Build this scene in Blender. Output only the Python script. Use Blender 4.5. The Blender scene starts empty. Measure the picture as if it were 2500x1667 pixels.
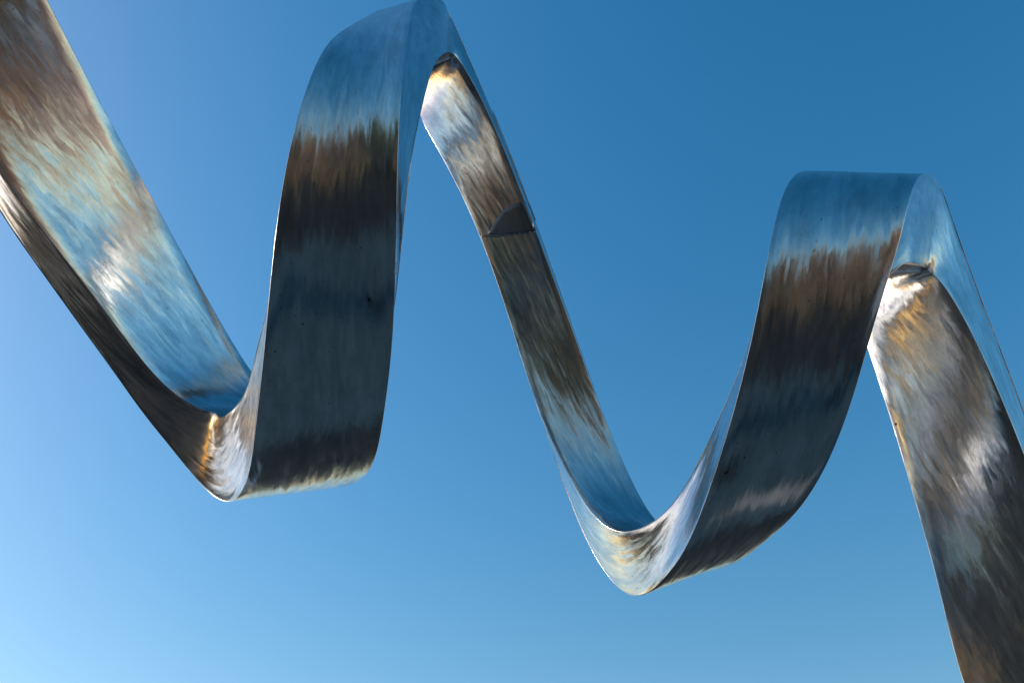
import bpy, bmesh, math, random
import numpy as np
from mathutils import Vector, Matrix

# ------------------------------------------------------------------ camera, sky, sun, exposure
SUN_EL, SUN_AZ = 25.0, -76.0           # degrees; azimuth from the way the camera faces, + to the right
F_PX = 2200.0                          # focal length in pixels of a 2500 px wide picture
CAM_H = 1.6
S = 2.5                                # metres per fitting unit
PITCH = 40.0
NODES = [
    (-400, -2.2000, -2.2500, 0.9300, -0.9938, 0.2875, 0.1623, 0.0000, 0.0000),
    (-380, -2.2000, -1.6000, 0.9300, -0.9938, 0.2875, 0.1623, 0.0000, 0.0000),
    (-360, -2.2000, -0.9000, 0.9300, -0.9938, 0.2875, 0.1623, 0.0000, 0.0000),
    (-340, -2.2000, -0.2000, 0.9300, -0.9938, 0.2875, 0.1623, 0.0000, 0.0000),
    (-320, -2.2000, 0.4000, 0.9300, -0.9938, 0.2875, 0.1623, 0.0000, 0.0000),
    (-300, -2.1800, 0.9000, 0.9200, -0.9938, 0.2875, 0.1623, 0.0000, 0.0000),
    (-280, -2.1300, 1.3500, 0.8700, -0.9938, 0.2875, 0.1623, 0.0000, 0.0000),
    (-260, -2.0700, 1.7500, 0.7500, -0.9938, 0.2875, 0.1623, 0.0000, 0.0000),
    (-240, -1.9800, 1.9800, 0.5700, -0.9938, 0.2875, 0.1623, 0.0000, 0.0000),
    (-220, -1.8400, 1.9700, 0.3600, -0.9938, 0.2875, 0.1623, 0.0000, 0.0000),
    (-200, -1.7000, 1.8000, 0.1700, -0.9938, 0.2875, 0.1623, 0.0000, 0.0000),
    (-180, -1.4439, 1.2292, 0.0668, -0.9938, 0.2875, 0.1623, -0.1062, -0.2342),
    (-160, -1.3324, 0.9107, 0.0384, -0.9914, 0.2909, 0.1634, -0.2007, -0.1457),
    (-140, -1.2178, 0.6304, 0.0083, -0.9841, 0.2942, 0.1652, -0.3025, -0.0460),
    (-120, -1.1013, 0.3881, -0.0239, -0.9696, 0.2914, 0.1669, -0.4270, 0.0910),
    (-100, -0.9879, 0.1807, -0.0580, -0.9465, 0.2801, 0.1684, -0.5770, 0.2345),
    (-80, -0.8889, 0.0057, -0.0931, -0.8604, 0.2722, 0.1711, -0.7209, 0.3090),
    (-60, -0.8016, -0.1281, -0.1184, -0.7293, 0.2649, 0.1767, -0.7262, 0.3762),
    (-40, -0.7125, -0.2168, -0.1126, -0.5292, 0.2633, 0.1865, -0.5459, 0.3630),
    (-20, -0.6262, -0.2667, -0.0572, -0.2510, 0.2665, 0.1956, -0.2897, 0.2487),
    (0, -0.5422, -0.2645, 0.0506, 0.0313, 0.2721, 0.1968, -0.0371, 0.0704),
    (20, -0.4571, -0.2046, 0.1959, 0.1375, 0.2698, 0.1853, 0.2119, -0.1232),
    (40, -0.3967, -0.0969, 0.3472, 0.1887, 0.2652, 0.1748, 0.3729, -0.3359),
    (60, -0.3469, 0.0583, 0.4589, 0.1127, 0.2638, 0.1642, 0.4943, -0.4652),
    (80, -0.3115, 0.2508, 0.4929, -0.0262, 0.2605, 0.1532, 0.5827, -0.6131),
    (100, -0.2851, 0.4435, 0.4364, -0.1751, 0.2557, 0.1444, 0.5457, -0.7571),
    (120, -0.2663, 0.5936, 0.2930, -0.3078, 0.2507, 0.1346, 0.4863, -0.8404),
    (140, -0.2572, 0.7092, 0.0975, -0.3337, 0.2460, 0.1348, 0.2248, -0.9381),
    (160, -0.2587, 0.7924, -0.1035, -0.2052, 0.2439, 0.1346, -0.1433, -0.8274),
    (180, -0.2689, 0.8490, -0.2737, -0.0251, 0.2407, 0.1294, -0.5032, -0.6882),
    (200, -0.2630, 0.8655, -0.3929, 0.1510, 0.2360, 0.1200, -0.7904, -0.5165),
    (220, -0.2387, 0.8359, -0.4572, 0.3532, 0.2287, 0.1077, -0.9193, -0.3568),
    (240, -0.2073, 0.7698, -0.4678, 0.4182, 0.2144, 0.0916, -1.0053, -0.1491),
    (260, -0.1593, 0.6582, -0.4209, 0.3990, 0.2070, 0.0880, -1.0847, 0.3125),
    (280, -0.0531, 0.4154, -0.3251, 0.3931, 0.2121, 0.0946, -1.0279, 0.7235),
    (300, 0.0608, 0.1056, -0.2233, 0.3382, 0.2230, 0.1063, -0.9659, 0.8371),
    (320, 0.1497, -0.1764, -0.1104, 0.2881, 0.2337, 0.1212, -0.8350, 0.8566),
    (340, 0.2279, -0.3738, 0.0159, 0.3117, 0.2353, 0.1348, -0.7377, 0.9614),
    (360, 0.2958, -0.4550, 0.1506, 0.3366, 0.2359, 0.1466, -0.6462, 0.9815),
    (380, 0.3554, -0.4392, 0.2838, 0.2882, 0.2384, 0.1561, -0.6250, 0.9598),
    (400, 0.4111, -0.3604, 0.4039, 0.2051, 0.2386, 0.1535, -0.7647, 0.8822),
    (420, 0.4546, -0.2583, 0.4936, 0.0294, 0.2363, 0.1530, -0.7168, 0.7720),
    (440, 0.4995, -0.1296, 0.5344, -0.1125, 0.2323, 0.1521, -0.5251, 0.6692),
    (460, 0.5487, 0.0136, 0.5287, -0.1530, 0.2256, 0.1525, -0.2741, 0.5571),
    (480, 0.6039, 0.1503, 0.4882, -0.1552, 0.2239, 0.1602, -0.1354, 0.3334),
    (500, 0.6672, 0.2362, 0.4168, -0.1949, 0.2250, 0.1734, -0.2263, 0.1601),
    (520, 0.7373, 0.2623, 0.3097, -0.0563, 0.2219, 0.1860, -0.2619, -0.0745),
    (540, 0.8114, 0.2760, 0.1895, 0.1605, 0.2229, 0.2003, -0.3266, -0.2631),
    (560, 0.8803, 0.2831, 0.0758, 0.3938, 0.2227, 0.2037, -0.4422, -0.3977),
    (580, 0.9323, 0.2811, -0.0157, 0.5973, 0.2243, 0.2040, -0.5557, -0.4623),
    (600, 0.9736, 0.2536, -0.0742, 0.7629, 0.2243, 0.2003, -0.5597, -0.4685),
    (620, 1.0027, 0.2004, -0.1029, 0.8779, 0.2265, 0.1944, -0.5773, -0.3628),
    (640, 1.0230, 0.1305, -0.1022, 0.9390, 0.2407, 0.1908, -0.5603, -0.2299),
    (660, 1.0424, 0.0326, -0.0717, 0.9327, 0.2518, 0.1807, -0.5770, -0.1639),
    (680, 1.0636, -0.1032, -0.0126, 0.8976, 0.2561, 0.1739, -0.5805, -0.1408),
    (700, 1.0881, -0.2894, 0.0692, 0.8792, 0.2594, 0.1693, -0.5873, -0.1280),
    (720, 1.1118, -0.5292, 0.1695, 0.8622, 0.2592, 0.1651, -0.6274, -0.1263),
    (740, 1.1348, -0.8126, 0.2963, 0.8629, 0.2596, 0.1626, -0.6503, -0.1318),
    (760, 1.1886, -1.1189, 0.4662, 0.8669, 0.2587, 0.1612, -0.6480, -0.1430),
    (780, 1.2423, -1.4252, 0.6362, 0.8669, 0.2587, 0.1612, -0.6480, -0.1430),
    (800, 1.2960, -1.7315, 0.8062, 0.8669, 0.2587, 0.1612, -0.6480, -0.1430),
    (820, 1.3497, -2.0378, 0.9761, 0.8669, 0.2587, 0.1612, -0.6480, -0.1430),
]

scene = bpy.context.scene
cam_d = bpy.data.cameras.new('camera'); cam = bpy.data.objects.new('camera', cam_d)
scene.collection.objects.link(cam)
cam.location = (0, 0, CAM_H); cam.rotation_euler = (math.radians(90 + PITCH), 0, 0)
cam_d.sensor_width = 36.0; cam_d.lens = F_PX / 2500.0 * 36.0
cam_d.clip_end = 3000.0; cam_d.clip_start = 0.05
scene.camera = cam

world = bpy.data.worlds.new('World'); scene.world = world; world.use_nodes = True
wn = world.node_tree.nodes; wl = world.node_tree.links
sky = wn.new('ShaderNodeTexSky'); sky.sky_type = 'NISHITA'; sky.sun_disc = False
sky.sun_elevation = math.radians(SUN_EL)
sky.sun_rotation = math.radians(SUN_AZ)
sky.altitude = 0.0; sky.air_density = 1.35; sky.dust_density = 0.8; sky.ozone_density = 3.4
bg = wn['Background']; bg.inputs['Strength'].default_value = 0.145
hsv = wn.new('ShaderNodeHueSaturation'); hsv.inputs['Saturation'].default_value = 1.38     # the film's own rich blue
wl.new(sky.outputs['Color'], hsv.inputs['Color']); wb = wn.new('ShaderNodeMix'); wb.data_type = 'RGBA'; wb.blend_type = 'MULTIPLY'; wb.inputs[0].default_value = 1.0
wb.inputs[7].default_value = (1.38, 1.11, 0.96, 1.0)                                              # white balance of the picture, same for the whole sky
wl.new(hsv.outputs['Color'], wb.inputs[6]); wl.new(wb.outputs[2], bg.inputs['Color'])

sun_d = bpy.data.lights.new('sun', 'SUN'); sun_d.energy = 2.0; sun_d.angle = math.radians(0.5)
sun_d.color = (1.0, 0.94, 0.86)
sun = bpy.data.objects.new('sun', sun_d); scene.collection.objects.link(sun)
_s = Vector((math.sin(math.radians(SUN_AZ)) * math.cos(math.radians(SUN_EL)),
             math.cos(math.radians(SUN_AZ)) * math.cos(math.radians(SUN_EL)), math.sin(math.radians(SUN_EL))))
sun.rotation_euler = _s.to_track_quat('Z', 'Y').to_euler()
sun.location = _s * 200

scene.view_settings.view_transform = 'Standard'; scene.view_settings.look = 'None'
scene.view_settings.exposure = 0.30; scene.view_settings.gamma = 1.0
scene.render.engine = 'CYCLES'
C = scene.collection
R = math.radians
# ------------------------------------------------------------------ helpers
def tag(o, label=None, cat=None, group=None, kind=None):
    for k, v in (('label', label), ('category', cat), ('group', group), ('kind', kind)):
        if v: o[k] = v
    return o
def empty(name, loc=(0, 0, 0)):
    o = bpy.data.objects.new(name, None); C.objects.link(o); o.location = loc; return o
def mesh_obj(name, verts, faces, mat, parent=None, uvs=None, smooth=True):
    me = bpy.data.meshes.new(name); me.from_pydata([tuple(v) for v in verts], [], faces)
    if uvs is not None:
        ul = me.uv_layers.new(name='UVMap')
        vi = np.empty(len(me.loops), dtype=np.int32); me.loops.foreach_get('vertex_index', vi)
        ul.data.foreach_set('uv', np.asarray(uvs, dtype=np.float32)[vi].ravel())
    me.polygons.foreach_set('use_smooth', [smooth] * len(me.polygons))
    me.update()
    if mat: me.materials.append(mat)
    o = bpy.data.objects.new(name, me); C.objects.link(o)
    if parent: o.parent = parent
    return o
class G:                                  # a little node-graph writer
    def __init__(s, name):
        s.m = bpy.data.materials.new(name); s.m.use_nodes = True
        s.t = s.m.node_tree; s.n = s.t.nodes; s.bsdf = s.n['Principled BSDF']
    def put(s, sock, v):
        if isinstance(v, bpy.types.NodeSocket): s.t.links.new(v, sock)
        else: sock.default_value = v
    def math(s, op, a, b=0.0, c=None):
        n = s.n.new('ShaderNodeMath'); n.operation = op; s.put(n.inputs[0], a); s.put(n.inputs[1], b)
        if c is not None: s.put(n.inputs[2], c)
        return n.outputs[0]
    def xyz(s, x, y, z=0.0):
        n = s.n.new('ShaderNodeCombineXYZ'); s.put(n.inputs[0], x); s.put(n.inputs[1], y); s.put(n.inputs[2], z); return n.outputs[0]
    def sep(s, v):
        n = s.n.new('ShaderNodeSeparateXYZ'); s.put(n.inputs[0], v); return n.outputs
    def noise(s, vec, scale=1.0, detail=2.0, rough=0.5, dist=0.0):
        n = s.n.new('ShaderNodeTexNoise'); s.put(n.inputs['Vector'], vec)
        n.inputs['Scale'].default_value = scale; n.inputs['Detail'].default_value = detail
        n.inputs['Roughness'].default_value = rough; n.inputs['Distortion'].default_value = dist
        return n
    def ramp(s, f, stops):
        n = s.n.new('ShaderNodeValToRGB'); s.put(n.inputs[0], f); e = n.color_ramp.elements
        while len(e) < len(stops): e.new(0.5)
        for k, (p, c) in enumerate(stops): e[k].position = p; e[k].color = (*c, 1) if len(c) == 3 else c
        return n.outputs[0]
    def mix(s, f, a, b, mode='MIX'):
        n = s.n.new('ShaderNodeMix'); n.data_type = 'RGBA'; n.blend_type = mode
        s.put(n.inputs[0], f); s.put(n.inputs[6], a); s.put(n.inputs[7], b); return n.outputs[2]

def steel(name, vor_u=.04, vor_v=.02, nz_u=.055, nz_v=.03, slant=.25, rough=.185, aniso=.55, tint=(.62, .62, .61), seed=0.0, spots=()):
    """ground stainless steel: overlapping grinder strokes tilt the surface a few degrees each"""
    g = G(name); b = g.bsdf
    uv = g.n.new('ShaderNodeUVMap').outputs[0]
    u, v, _ = g.sep(uv)
    u = g.math('ADD', u, seed * 3.71)
    wob = g.noise(g.xyz(g.math('MULTIPLY', u, 2.2), g.math('MULTIPLY', v, 5.0), seed), 1.0, 2.0)
    wx, wy, _ = g.sep(wob.outputs['Color'])
    vs = g.math('ADD', v, g.math('MULTIPLY', u, slant * .35))                 # strokes run a little across the band
    vs = g.math('ADD', vs, g.math('MULTIPLY', g.math('SUBTRACT', wy, .5), .09))
    us = g.math('ADD', u, g.math('MULTIPLY', g.math('SUBTRACT', wx, .5), .22))
    vo = g.n.new('ShaderNodeTexVoronoi'); vo.voronoi_dimensions = '3D'; vo.feature = 'SMOOTH_F1'
    g.put(vo.inputs['Vector'], g.xyz(g.math('MULTIPLY', us, 6.0), g.math('MULTIPLY', vs, 36.0), seed)); vo.inputs['Scale'].default_value = 1.0
    vo.inputs['Smoothness'].default_value = .35
    vr, vg, vb = g.sep(vo.outputs['Color'])
    n1 = g.noise(g.xyz(g.math('MULTIPLY', us, 7.0), g.math('MULTIPLY', vs, 42.0), seed + 3), 1.0, 3.0, .55)
    nr, ng, nb = g.sep(n1.outputs['Color'])
    n2 = g.noise(g.xyz(g.math('MULTIPLY', us, 26.0), g.math('MULTIPLY', vs, 240.0), seed + 7), 1.0, 2.0, .6)
    fr, fg, fb = g.sep(n2.outputs['Color'])
    n3 = g.noise(g.xyz(g.math('MULTIPLY', u, 2.4), g.math('MULTIPLY', v, 3.0), seed + 9), 1.0, 2.0)   # hand-formed sheet, slow waves
    lr, lg, lb = g.sep(n3.outputs['Color'])
    def add(*t):
        acc = None
        for s_, k in t:
            q = g.math('MULTIPLY', g.math('SUBTRACT', s_, .5), k)
            acc = q if acc is None else g.math('ADD', acc, q)
        return acc
    su = add((vr, vor_u), (nr, nz_u), (fr, .06), (lr, .035))
    sv = add((vg, vor_v), (ng, nz_v), (fg, .05), (lg, .02))
    nm = g.n.new('ShaderNodeNormalMap'); nm.space = 'TANGENT'; nm.uv_map = 'UVMap'
    col = g.n.new('ShaderNodeCombineColor'); g.put(col.inputs[0], g.math('ADD', su, .5)); g.put(col.inputs[1], g.math('ADD', sv, .5)); g.put(col.inputs[2], 1.0)
    g.put(nm.inputs['Color'], col.outputs[0])
    g.put(b.inputs['Normal'], nm.outputs[0])
    tn = g.n.new('ShaderNodeTangent'); tn.direction_type = 'UV_MAP'; tn.uv_map = 'UVMap'
    g.put(b.inputs['Tangent'], tn.outputs[0])
    b.inputs['Metallic'].default_value = 1.0
    b.inputs['Anisotropic'].default_value = aniso
    # a little grime: fine specks, cloudy film
    grime = g.noise(g.xyz(g.math('MULTIPLY', u, 5.0), g.math('MULTIPLY', v, 8.0), seed + 12), 1.0, 5.0, .65)
    film = g.ramp(grime.outputs['Fac'], [(.33, (.72, .73, .74)), (.60, (1, 1, 1))])
    specks = g.noise(g.xyz(g.math('MULTIPLY', u, 70.0), g.math('MULTIPLY', v, 70.0), seed + 15), 1.0, 1.0)
    sp = g.ramp(specks.outputs['Fac'], [(.245, (.25, .23, .20)), (.285, (1, 1, 1))])
    base = g.mix(1.0, (*tint, 1), film, 'MULTIPLY'); base = g.mix(1.0, base, sp, 'MULTIPLY')
    strk = g.ramp(vb, [(.2, (.90, .90, .90)), (.8, (1, 1, 1))]); base = g.mix(1.0, base, strk, 'MULTIPLY')
    for (su0, sv0, r0, colr, amt) in spots:                                    # stains with a place of their own
        du = g.math('SUBTRACT', u, su0 + seed * 3.71); dv = g.math('SUBTRACT', v, sv0)
        d = g.math('SQRT', g.math('ADD', g.math('MULTIPLY', du, du), g.math('MULTIPLY', dv, dv)))
        d = g.math('ADD', d, g.math('MULTIPLY', g.math('SUBTRACT', nr, .5), r0 * 1.3))
        k = g.math('MULTIPLY', g.math('SMOOTH_MIN', g.math('MAXIMUM', g.math('DIVIDE', g.math('SUBTRACT', r0, d), r0), 0.0), 1.0, .2), amt)
        base = g.mix(k, base, (*colr, 1))
    g.put(b.inputs['Base Color'], base)
    g.put(b.inputs['Roughness'], g.math('ADD', rough, g.math('MULTIPLY', g.math('SUBTRACT', nb, .5), .14)))
    return g.m

def plain(name, col, rough=.8, metal=0.0, var=.0, scale=4.0, col2=None):
    g = G(name); b = g.bsdf
    tc = g.n.new('ShaderNodeTexCoord').outputs['Object']
    nz = g.noise(tc, scale, 4.0, .6)
    c2 = col2 or tuple(c * (1 - var) for c in col)
    g.put(b.inputs['Base Color'], g.ramp(nz.outputs['Fac'], [(.35, c2), (.65, col)]))
    b.inputs['Roughness'].default_value = rough; b.inputs['Metallic'].default_value = metal
    return g.m

# ------------------------------------------------------------------ the ribbon: a hollow square band wound into a rising helix
ND = np.array(NODES, float); PH = ND[:, 0]
def spline(x):
    n = len(PH); h = 20.0
    A = np.zeros((n, n)); Q = np.zeros((n, n)); A[0, 0] = A[-1, -1] = 1
    for i in range(1, n - 1):
        A[i, i - 1] = A[i, i + 1] = 1; A[i, i] = 4
        Q[i, i - 1] = Q[i, i + 1] = 6 / h / h; Q[i, i] = -12 / h / h
    M = np.linalg.solve(A, Q) @ ND[:, 1:]
    i = np.clip(((x - PH[0]) // h).astype(int), 0, n - 2)
    t = (x - PH[i])[:, None]; a = (PH[i + 1] - x)[:, None]; Y = ND[:, 1:]
    val = M[i] * a**3 / 6 / h + M[i + 1] * t**3 / 6 / h + (Y[i] / h - M[i] * h / 6) * a + (Y[i + 1] / h - M[i + 1] * h / 6) * t
    der = -M[i] * a**2 / 2 / h + M[i + 1] * t**2 / 2 / h - (Y[i] / h - M[i] * h / 6) + (Y[i + 1] / h - M[i + 1] * h / 6)
    return val, der
STEP = 1.25
PHI = np.arange(-395.0, 811.01, STEP)
val, der = spline(PHI)
e_ = R(PITCH); D0 = F_PX / 1000.0
def to_world_dir(v):
    x, y, z = v[:, 0], v[:, 1], v[:, 2]
    return np.stack([x, -y * math.sin(e_) - z * math.cos(e_), y * math.cos(e_) - z * math.sin(e_)], 1)
T = der[:, :3] / np.linalg.norm(der[:, :3], axis=1)[:, None]
ph = np.radians(PHI)
N = np.stack([0 * ph, -np.cos(ph), np.sin(ph)], 1)
N -= (N * T).sum(1)[:, None] * T; N /= np.linalg.norm(N, axis=1)[:, None]
B = np.cross(T, N); rho = val[:, 3]
cr, sr = np.cos(rho)[:, None], np.sin(rho)[:, None]
N, B = cr * N + sr * B, cr * B - sr * N
i0 = int(np.searchsorted(PHI, -170)); i1 = int(np.searchsorted(PHI, 755))
for i in range(i0 - 1, -1, -1):
    q = N[i + 1] - (N[i + 1] @ T[i]) * T[i]; N[i] = q / np.linalg.norm(q)
for i in range(i1 + 1, len(PHI)):
    q = N[i - 1] - (N[i - 1] @ T[i]) * T[i]; N[i] = q / np.linalg.norm(q)
B = np.cross(T, N)
al, be = val[:, 6][:, None], val[:, 7][:, None]                      # the cross-section leans along the band where it is bent over the crests
N, B = np.cos(al) * N + np.sin(al) * T, np.cos(be) * B + np.sin(be) * T
P = val[:, :3].copy(); P[:, 2] -= D0
P = to_world_dir(P) * S + np.array([0, 0, CAM_H])
N = to_world_dir(N); B = to_world_dir(B); T = to_world_dir(T)
W = val[:, 4] * S; H = val[:, 5] * S
L = np.concatenate([[0], np.cumsum(np.linalg.norm(np.diff(P, axis=0), axis=1))])     # metres along the band
def idx(phi): return int(round((phi + 395.0) / STEP))
def at(phi, a, b):            # a: -1 inner .. +1 outer, b: -1 left .. +1 right
    i = idx(phi); return P[i] + N[i] * H[i] / 2 * a + B[i] * W[i] / 2 * b

EDGE, TH = .004, .006
def plate(name, side, pa, pb, mat, parent):
    """one sheet of the box section between two angles, with rounded long edges and its real thickness"""
    ia, ib = idx(pa), idx(pb)
    K = 9
    verts, uvs, faces = [], [], []
    for i in range(ia, ib + 1):
        if side in ('outer', 'inner'):
            sg = 1 if side == 'outer' else -1
            half = W[i] / 2; off = H[i] / 2; wide, nor = B[i], N[i] * sg
        else:
            sg = 1 if side == 'right' else -1
            half = H[i] / 2 - .0035; off = W[i] / 2 - .0015; wide, nor = N[i], B[i] * sg
        prof = [(-half + .0006, -TH)]
        prof += [(-half, -TH * .7), (-half, -EDGE), (-half + EDGE * .3, -EDGE * .3), (-half + EDGE, 0)]
        for k in range(1, K): prof.append((-half + EDGE + (2 * half - 2 * EDGE) * k / K, 0))
        prof += [(half - EDGE, 0), (half - EDGE * .3, -EDGE * .3), (half, -EDGE), (half, -TH * .7), (half - .0006, -TH)]
        for (a, d) in prof:
            verts.append(P[i] + wide * a + nor * (off + d)); uvs.append((L[i], a + d))
    n = len(prof); m = ib - ia + 1
    flip = (side in ('inner', 'right'))
    for r in range(m - 1):
        for c in range(n):
            c2 = (c + 1) % n
            q = [r * n + c, r * n + c2, (r + 1) * n + c2, (r + 1) * n + c]
            faces.append(q[::-1] if flip else q)
    for r in (0, m - 1): faces.append([r * n + c for c in range(n)])
    o = mesh_obj(name, verts, faces, mat, parent, uvs)
    me = o.data; bm = bmesh.new(); bm.from_mesh(me); bmesh.ops.recalc_face_normals(bm, faces=bm.faces); bm.to_mesh(me); bm.free()
    return o
def band_uv(phi, b, wide): return (L[idx(phi)], b * wide / 2)

sculpture = empty('ribbon_sculpture', tuple(at(806.0, 0, 0) * np.array([1, 1, 0])))
tag(sculpture, 'swirl-ground stainless steel ribbon of hollow square section winding across the blue sky in a helix', 'sculpture')
bpy.context.view_layer.update()
def bar(name, pts, r, mat, parent, seg=8, flat=1.0, nor=None):
    verts, faces = [], []
    rnd = random.Random(4)
    pts = [Vector(p) for p in pts]
    for k, p in enumerate(pts):
        t = (pts[min(k + 1, len(pts) - 1)] - pts[max(k - 1, 0)]).normalized()
        a = Vector(nor).normalized(); b = t.cross(a).normalized(); a = b.cross(t)
        rr = r * (1 + .35 * (rnd.random() - .5))
        for s_ in range(seg):
            an = 2 * math.pi * s_ / seg
            verts.append(p + a * (math.cos(an) * rr * flat) + b * (math.sin(an) * rr))
    for k in range(len(pts) - 1):
        for s_ in range(seg):
            faces.append([k * seg + s_, k * seg + (s_ + 1) % seg, (k + 1) * seg + (s_ + 1) % seg, (k + 1) * seg + s_])
    faces.append(list(range(seg))[::-1]); faces.append([(len(pts) - 1) * seg + s_ for s_ in range(seg)])
    return mesh_obj(name, verts, faces, mat, parent)

rust = (.085, .045, .02)
def spot(phi, b, r, col, amt): return (float(L[idx(phi)]), float(b * W[idx(phi)] / 2), r, col, amt)
m_outer = steel('ground_steel_outer', seed=1.0, spots=(spot(65.00, 0.750, .075, (.24, .25, .25), .75), spot(65.00, 0.575, .03, (.12, .09, .07), .7), spot(436.25, -0.800, .075, rust, .8), spot(445.00, 0.700, .06, (.22, .23, .23), .7)))
m_inner = steel('ground_steel_inner', seed=3.0, slant=-.5)
m_shadow = steel('shadow_toned_steel', seed=8.0, tint=(.16, .17, .18), rough=.34, vor_u=.03, nz_u=.03)  # steel tinted dark to stand for the shadow above the weld
m_side = steel('ground_steel_side', seed=5.0, slant=.6, vor_u=.045, vor_v=.045, nz_u=.06, nz_v=.05)
m_weld = plain('weld_bead_steel', (.42, .42, .41), .45, 1.0, .5, 60.0)
m_hole = plain('drilled_hole', (.012, .010, .009), .9)
WELD = 286.25
parts = [plate('outer_plate', 'outer', -395.0, 810.0, m_outer, sculpture), plate('inner_plate', 'inner', -395.0, 810.0, m_inner, sculpture),
         plate('side_plate', 'left', -395.0, 810.0, m_side, sculpture), plate('side_plate', 'right', -395.0, 810.0, m_side, sculpture)]
for o in parts: o.matrix_parent_inverse = Matrix.Translation(-sculpture.location)
# weld across the inner sheet, cover strip lapped over the outer right corner, small drilled holes
wi = WELD
def rel(o):
    o.matrix_parent_inverse = Matrix.Translation(-sculpture.location); return o
def on_inner(phi, b, d=0.0):              # a point on the inner sheet, at any angle
    f = (phi + 395.0) / STEP; i = int(f); f -= i
    q = lambda k: P[k] - N[k] * (H[k] / 2 + d) + B[k] * W[k] / 2 * b
    return q(i) * (1 - f) + q(i + 1) * f
wp = []
for k in range(41):
    b = -0.95 + 1.92 * k / 40
    wp.append(on_inner(288.5 + (283.75 - 288.5) * k / 40 + .12 * math.sin(k * 1.7), b, .001))
rel(bar('weld_seam', wp, .0065, m_weld, sculpture, 8, .5, -N[idx(wi)]))
def shadow_wedge():                        # the cast shadow above the weld, built as a thin dark plate
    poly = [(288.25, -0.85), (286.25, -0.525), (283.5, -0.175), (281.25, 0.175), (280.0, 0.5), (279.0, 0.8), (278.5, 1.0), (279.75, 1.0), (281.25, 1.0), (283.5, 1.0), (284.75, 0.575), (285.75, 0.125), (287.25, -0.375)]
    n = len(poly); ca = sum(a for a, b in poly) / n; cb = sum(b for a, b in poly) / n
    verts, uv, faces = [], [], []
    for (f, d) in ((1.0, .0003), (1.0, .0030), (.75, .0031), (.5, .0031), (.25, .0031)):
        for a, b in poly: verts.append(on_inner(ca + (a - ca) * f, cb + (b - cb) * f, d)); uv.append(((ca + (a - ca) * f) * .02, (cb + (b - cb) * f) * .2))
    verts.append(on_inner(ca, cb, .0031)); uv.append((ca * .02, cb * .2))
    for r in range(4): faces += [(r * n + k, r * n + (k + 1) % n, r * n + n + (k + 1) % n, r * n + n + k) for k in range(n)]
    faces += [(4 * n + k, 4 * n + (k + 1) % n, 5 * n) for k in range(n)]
    o = rel(mesh_obj('shadow_wedge', verts, faces, m_shadow, sculpture, uv, smooth=True)); o['label'] = 'wedge of cast shadow just above the weld, shaped as a thin dark plate'
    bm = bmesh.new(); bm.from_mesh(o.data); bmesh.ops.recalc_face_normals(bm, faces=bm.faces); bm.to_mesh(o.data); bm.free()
shadow_wedge()
def cover_strip():
    pa, pb = 265.00, 285.00
    verts, faces, uvs = [], [], []
    ia, ib = idx(pa), idx(pb)
    for i in range(ia, ib + 1):
        f = (i - ia) / (ib - ia); th = .040 * (1 - f) + .006
        r0 = P[i] + B[i] * (W[i] / 2 - .002) + N[i] * (H[i] / 2 - .012)
        for (a, d) in ((0.0, 0.0), (th, 0.0), (th, -.010), (0.0, -.010)):
            verts.append(r0 + N[i] * a + B[i] * (d + .006)); uvs.append((L[i], a + d))
    n = 4; m = ib - ia + 1
    for r in range(m - 1):
        for c in range(n): faces.append([r * n + c, r * n + (c + 1) % n, (r + 1) * n + (c + 1) % n, (r + 1) * n + c])
    faces.append(list(range(n))[::-1]); faces.append([(m - 1) * n + c for c in range(n)])
    o = rel(mesh_obj('cover_strip', verts, faces, m_side, sculpture, uvs, smooth=False))
    bm = bmesh.new(); bm.from_mesh(o.data); bmesh.ops.recalc_face_normals(bm, faces=bm.faces); bm.to_mesh(o.data); bm.free()
cover_strip()
def drain_hole(phi, b, side, r=.0065):
    sg = 1 if side == 'outer' else -1
    i = idx(phi); c = P[i] + N[i] * sg * (H[i] / 2 + .0006) + B[i] * W[i] / 2 * b
    verts, faces = [], []
    prof = ((r * 1.25, -.0005), (r * 1.15, .0012), (r, .0010), (r * .9, -.0004))
    for (q, d) in prof:
        for k in range(16):
            an = k * math.pi / 8; verts.append(c + T[i] * math.cos(an) * q + B[i] * math.sin(an) * q + N[i] * sg * d)
    for s_ in range(3):
        for k in range(16): faces.append([s_ * 16 + k, s_ * 16 + (k + 1) % 16, s_ * 16 + 16 + (k + 1) % 16, s_ * 16 + 16 + k])
    faces.append([48 + k for k in range(16)])
    o = rel(mesh_obj('drain_hole', verts, faces, m_hole, sculpture))
    bm = bmesh.new(); bm.from_mesh(o.data); bmesh.ops.recalc_face_normals(bm, faces=bm.faces); bm.to_mesh(o.data); bm.free()
drain_hole(65.00, 0.57, 'outer'); drain_hole(436.25, -0.80, 'outer'); drain_hole(681.25, -0.93, 'inner')

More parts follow.
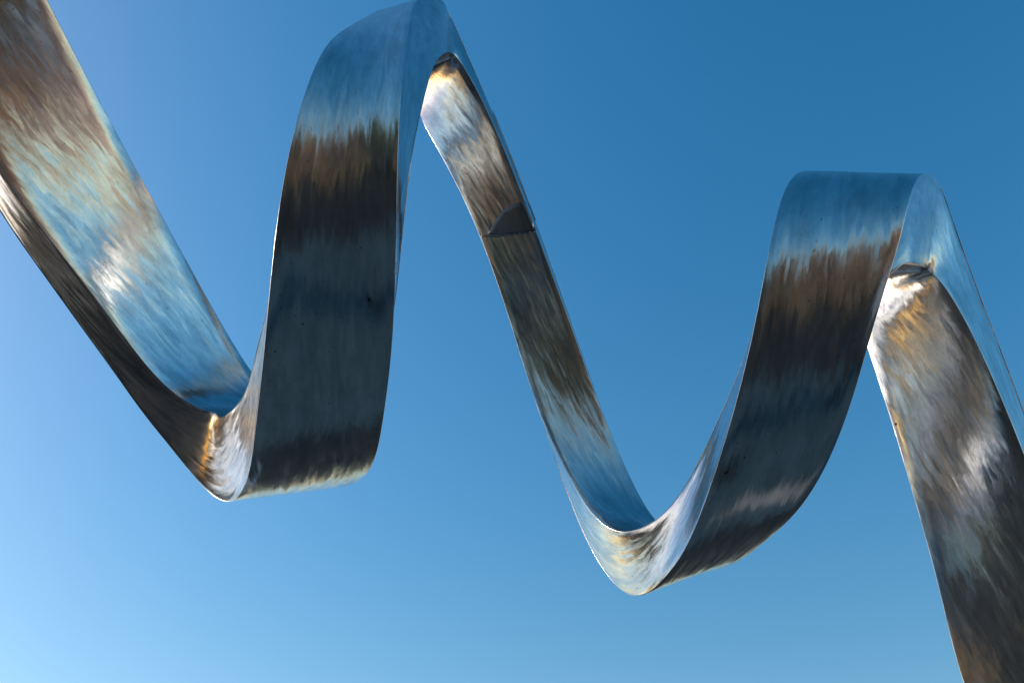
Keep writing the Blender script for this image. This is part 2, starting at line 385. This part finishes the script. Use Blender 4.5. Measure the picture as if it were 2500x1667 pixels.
# ------------------------------------------------------------------ the place the steel mirrors: shaded plaza, grass, autumn trees, a brick building
def sheet(name, r0, r1, z, mat, seg=96, cx=0.0, cy=4.0, h=.12):
    bm = bmesh.new()
    top = [bm.verts.new((cx + r1 * math.cos(2 * math.pi * k / seg), cy + r1 * math.sin(2 * math.pi * k / seg), z)) for k in range(seg)]
    bot = [bm.verts.new((cx + r1 * math.cos(2 * math.pi * k / seg), cy + r1 * math.sin(2 * math.pi * k / seg), z - h)) for k in range(seg)]
    bm.faces.new(top)
    for k in range(seg): bm.faces.new([top[k - 1], bot[k - 1], bot[k], top[k]])
    bmesh.ops.recalc_face_normals(bm, faces=bm.faces)
    me = bpy.data.meshes.new(name); bm.to_mesh(me); bm.free(); me.materials.append(mat)
    o = bpy.data.objects.new(name, me); C.objects.link(o); o['kind'] = 'structure'; return o
m_grass = plain('dry_grass', (.040, .049, .055), .95, 0, .4, .15, (.028, .035, .039))
m_pave = plain('slate_paving', (.050, .092, .108), .75, 0, .3, 1.5)
m_asph = plain('asphalt', (.014, .015, .017), .9, 0, .3, 3.0)
m_lawn = plain('lawn', (.010, .014, .012), .95, 0, .4, 1.0)
def sector(name, a0, a1, r0, r1, z, mat, kind):
    verts, faces = [], []; n = 40
    for r in (r0, r1):
        for k in range(n + 1):
            a = R(a0 + (a1 - a0) * k / n); q = r * (1 + .05 * math.sin(k * 1.3 + r)); verts.append((math.sin(a) * q, 4 + math.cos(a) * q, z))
    for k in range(n): faces.append((k, k + 1, n + 2 + k, n + 1 + k))
    o = mesh_obj(name, verts, faces, mat, None, smooth=False); o['kind'] = kind
    bm = bmesh.new(); bm.from_mesh(o.data)
    bmesh.ops.recalc_face_normals(bm, faces=bm.faces)
    if bm.faces[:][0].normal.z < 0: bmesh.ops.reverse_faces(bm, faces=bm.faces[:])
    bm.to_mesh(o.data); bm.free()
sector('lawn', 200, 268, 18.0, 60.0, .012, m_lawn, 'structure')
sector('leaf_litter', 160, 196, 25.0, 56.0, .012, plain('fallen_leaves', (.58, .31, .07), .9, 0, .5, .8, (.32, .16, .04)), 'stuff')
sector('reflector_sector', -50, -12, 13.0, 27.0, .016, plain('pale_reflector', (.52, .52, .50), .85, 0, .2, .5), 'structure')  # unseen pale sheet, added so the arch undersides mirror something bright
sector('forecourt', 104, 159, 14.0, 40.0, .012, plain('pale_paving', (.50, .52, .50), .85, 0, .25, .5), 'structure')
bm = bmesh.new(); bmesh.ops.create_grid(bm, x_segments=40, y_segments=40, size=1200)
me = bpy.data.meshes.new('ground'); bm.to_mesh(me); bm.free(); me.materials.append(m_grass)
gr = bpy.data.objects.new('ground', me); C.objects.link(gr); gr['kind'] = 'structure'
sheet('lawn', 0, 26.0, .004, m_lawn, h=.1)
sheet('path', 0, 13.5, .008, m_asph, h=.1)
sheet('plaza', 0, 6.2, .12, m_pave, h=.14)
# concrete footings under both feet of the band
m_conc = plain('concrete', (.32, .31, .29), .9, 0, .2, 6)
for phi in (-395.0, 810.0):
    i = idx(phi); bm = bmesh.new(); bmesh.ops.create_cube(bm, size=1.0, matrix=Matrix.Translation((P[i][0], P[i][1], .09)) @ Matrix.Diagonal((1.6, 1.6, .30, 1)))
    bmesh.ops.bevel(bm, geom=bm.edges[:], offset=.03, segments=2, affect='EDGES')
    me = bpy.data.meshes.new('footing'); bm.to_mesh(me); bm.free(); me.materials.append(m_conc)
    o = bpy.data.objects.new('footing', me); C.objects.link(o); o['kind'] = 'structure'

rng = random.Random(11)
m_bark = plain('bark', (.10, .075, .055), .95, 0, .4, 6)
def leaf(name, c1, c2):
    g = G(name); tc = g.n.new('ShaderNodeTexCoord').outputs['Object']
    nz = g.noise(tc, .6, 4.0, .6); col = g.ramp(nz.outputs['Fac'], [(.35, c2), (.65, c1)])
    g.put(g.bsdf.inputs['Base Color'], col); g.bsdf.inputs['Roughness'].default_value = .7
    tr = g.n.new('ShaderNodeBsdfTranslucent'); g.put(tr.inputs['Color'], col)
    mx = g.n.new('ShaderNodeMixShader'); mx.inputs[0].default_value = .35
    g.t.links.new(g.bsdf.outputs[0], mx.inputs[1]); g.t.links.new(tr.outputs[0], mx.inputs[2])
    g.t.links.new(mx.outputs[0], g.n['Material Output'].inputs['Surface']); return g.m
leafm = {'gold': leaf('golden_leaves', (.80, .41, .09), (.60, .28, .06)), 'green': leaf('olive_leaves', (.46, .38, .09), (.26, .24, .05)),
         'dark': leaf('evergreen_needles', (.040, .052, .040), (.022, .03, .025)), 'brown': leaf('russet_leaves', (.13, .07, .035), (.07, .045, .025))}
def tree_meshes(seed, hgt, spread):
    r = random.Random(seed)
    tv, tf = [], []
    def limb(a, b, ra, rb, seg=7):
        a, b = Vector(a), Vector(b); t = (b - a).normalized(); u = t.orthogonal().normalized(); w = t.cross(u); k0 = len(tv)
        for q, rr in ((a, ra), ((a + b) / 2 + u * .06, (ra + rb) / 2), (b, rb)):
            for k in range(seg):
                an = 2 * math.pi * k / seg; tv.append(q + u * math.cos(an) * rr + w * math.sin(an) * rr)
        for s_ in range(2):
            for k in range(seg): tf.append([k0 + s_ * seg + k, k0 + s_ * seg + (k + 1) % seg, k0 + (s_ + 1) * seg + (k + 1) % seg, k0 + (s_ + 1) * seg + k])
    limb((0, 0, -.2), (0, 0, hgt * .45), .28, .18); limb((0, 0, hgt * .44), (.2, .1, hgt * .85), .18, .04)
    cl = []
    for k in range(13):
        an = r.uniform(0, 6.283); z0 = hgt * r.uniform(.28, .6); d = spread * r.uniform(.5, .95)
        tip = (math.cos(an) * d, math.sin(an) * d, z0 + hgt * r.uniform(.1, .3)); limb((0, 0, z0), tip, .09, .02, 5); cl.append(tip)
    for k in range(16):
        an = r.uniform(0, 6.283); q = r.random() ** .5 * spread * .75; cl.append((math.cos(an) * q, math.sin(an) * q, hgt * r.uniform(.45, .95)))
    lv, lf = [], []
    for c in cl:
        rad = spread * r.uniform(.25, .42)
        for k in range(85):
            p = Vector((r.gauss(0, 1), r.gauss(0, 1), r.gauss(0, .8))).normalized() * rad * r.random() ** .4 + Vector(c)
            u = Vector((r.gauss(0, 1), r.gauss(0, 1), r.gauss(0, 1))).normalized(); w = u.orthogonal().normalized(); s_ = r.uniform(.14, .30); k0 = len(lv)
            lv += [p - u * s_, p + w * s_ * .6, p + u * s_, p - w * s_ * .6]; lf.append([k0, k0 + 1, k0 + 2, k0 + 3])
    return tv, tf, lv, lf
def make_tree(kind, seed, hgt, spread, label, group):
    root = empty('autumn_tree'); tag(root, label, 'tree', group)
    tv, tf, lv, lf = tree_meshes(seed, hgt, spread)
    mesh_obj('trunk', tv, tf, m_bark, root); mesh_obj('crown', lv, lf, leafm[kind], root, smooth=False)
    return root
def copy_tree(o, par=None):
    c = o.copy(); C.objects.link(c); c.parent = par
    for ch in o.children: copy_tree(ch, c)
    return c
LAB = {'dark': 'dark evergreen tree to the left mirrored in the side face of the upper left strand',
       'gold': 'sunlit golden autumn tree mirrored in the front faces of the steel ribbon',
       'green': 'yellow-green tree mirrored in the inner face of the middle strand',
       'brown': 'russet tree against the light mirrored low on the steel ribbon'}
protos = {}
def put(kind, az, d, sc, hgt=9.0):
    if kind not in protos:
        protos[kind] = o = make_tree(kind, {'gold': 3, 'green': 5, 'brown': 8, 'dark': 12}[kind], hgt, 3.4, LAB[kind], {'dark': 'evergreen trees to the left', 'gold': 'golden trees behind the viewer', 'green': 'green trees behind the viewer', 'brown': 'russet trees beyond the sculpture'}[kind])
    else: o = copy_tree(protos[kind])
    o.location = (math.sin(R(az)) * d, 4 + math.cos(R(az)) * d, 0); o.scale = (sc, sc, sc * rng.uniform(.92, 1.1)); o.rotation_euler[2] = rng.uniform(0, 6.28)
for az, d in [(158, 31), (164, 34), (172, 29), (178, 32), (184, 30), (190, 31), (221, 35), (228, 31), (236, 34), (244, 31), (252, 34)]:
    put('gold', az, d, rng.uniform(1.0, 1.3))
for az, d in [(196, 31), (202, 30), (208, 34), (214, 31), (199, 37), (181, 40)]: put('green', az, d, rng.uniform(1.05, 1.25))
for az, d in [(-96, 34), (-89, 36), (-82, 34), (-76, 37)]: put('dark', az, d, rng.uniform(.52, .6))
for az, d in [(-71, 33), (-66, 31), (-61, 34), (-56, 31), (-53, 35), (-68, 38), (-59, 39)]: put('dark', az, d, rng.uniform(1.25, 1.45))
for az, d in [(-28, 38), (-20, 42), (-12, 39), (-4, 43), (4, 40), (12, 44), (20, 40), (28, 44)]: put('brown', az, d, rng.uniform(.8, .95))

# brick building to the right, its left side in the low sun
m_brick = plain('red_brick', (.72, .48, .40), .9, 0, .25, 3.0)
m_glass = plain('window_glass', (.05, .06, .07), .1); m_trim = plain('stone_trim', (.42, .39, .34), .85)
bld = empty('brick_building', (27, -19, 0)); bld.rotation_euler[2] = R(-34)
tag(bld, 'pinkish brick building catching the low sun, mirrored in the upper left strand', 'building')
def box(name, x0, x1, y0, y1, z0, z1, mat, parent):
    v = [(x, y, z) for x in (x0, x1) for y in (y0, y1) for z in (z0, z1)]
    f = [(0, 1, 3, 2), (4, 6, 7, 5), (0, 4, 5, 1), (2, 3, 7, 6), (0, 2, 6, 4), (1, 5, 7, 3)]
    return mesh_obj(name, v, f, mat, parent, smooth=False)
box('wall', -.0, 12, -19, 19, 0, 7.4, m_brick, bld)
rf = box('roof', -.3, 12.3, -19.3, 19.3, 7.4, 7.9, m_trim, bld)
wm = None
for fl in range(2):
    for k in range(10):
        if wm is None:
            w0 = box('window', -.06, .05, -.7, .7, 0, 1.9, m_trim, bld); wm = w0; p0 = box('pane', -.075, .0, -.6, .6, .1, 1.8, m_glass, w0); w = w0
        else:
            w = wm.copy(); C.objects.link(w); p = p0.copy(); C.objects.link(p); p.parent = w
        w.location = (0, -16.2 + 3.6 * k, 1.0 + 3.3 * fl)
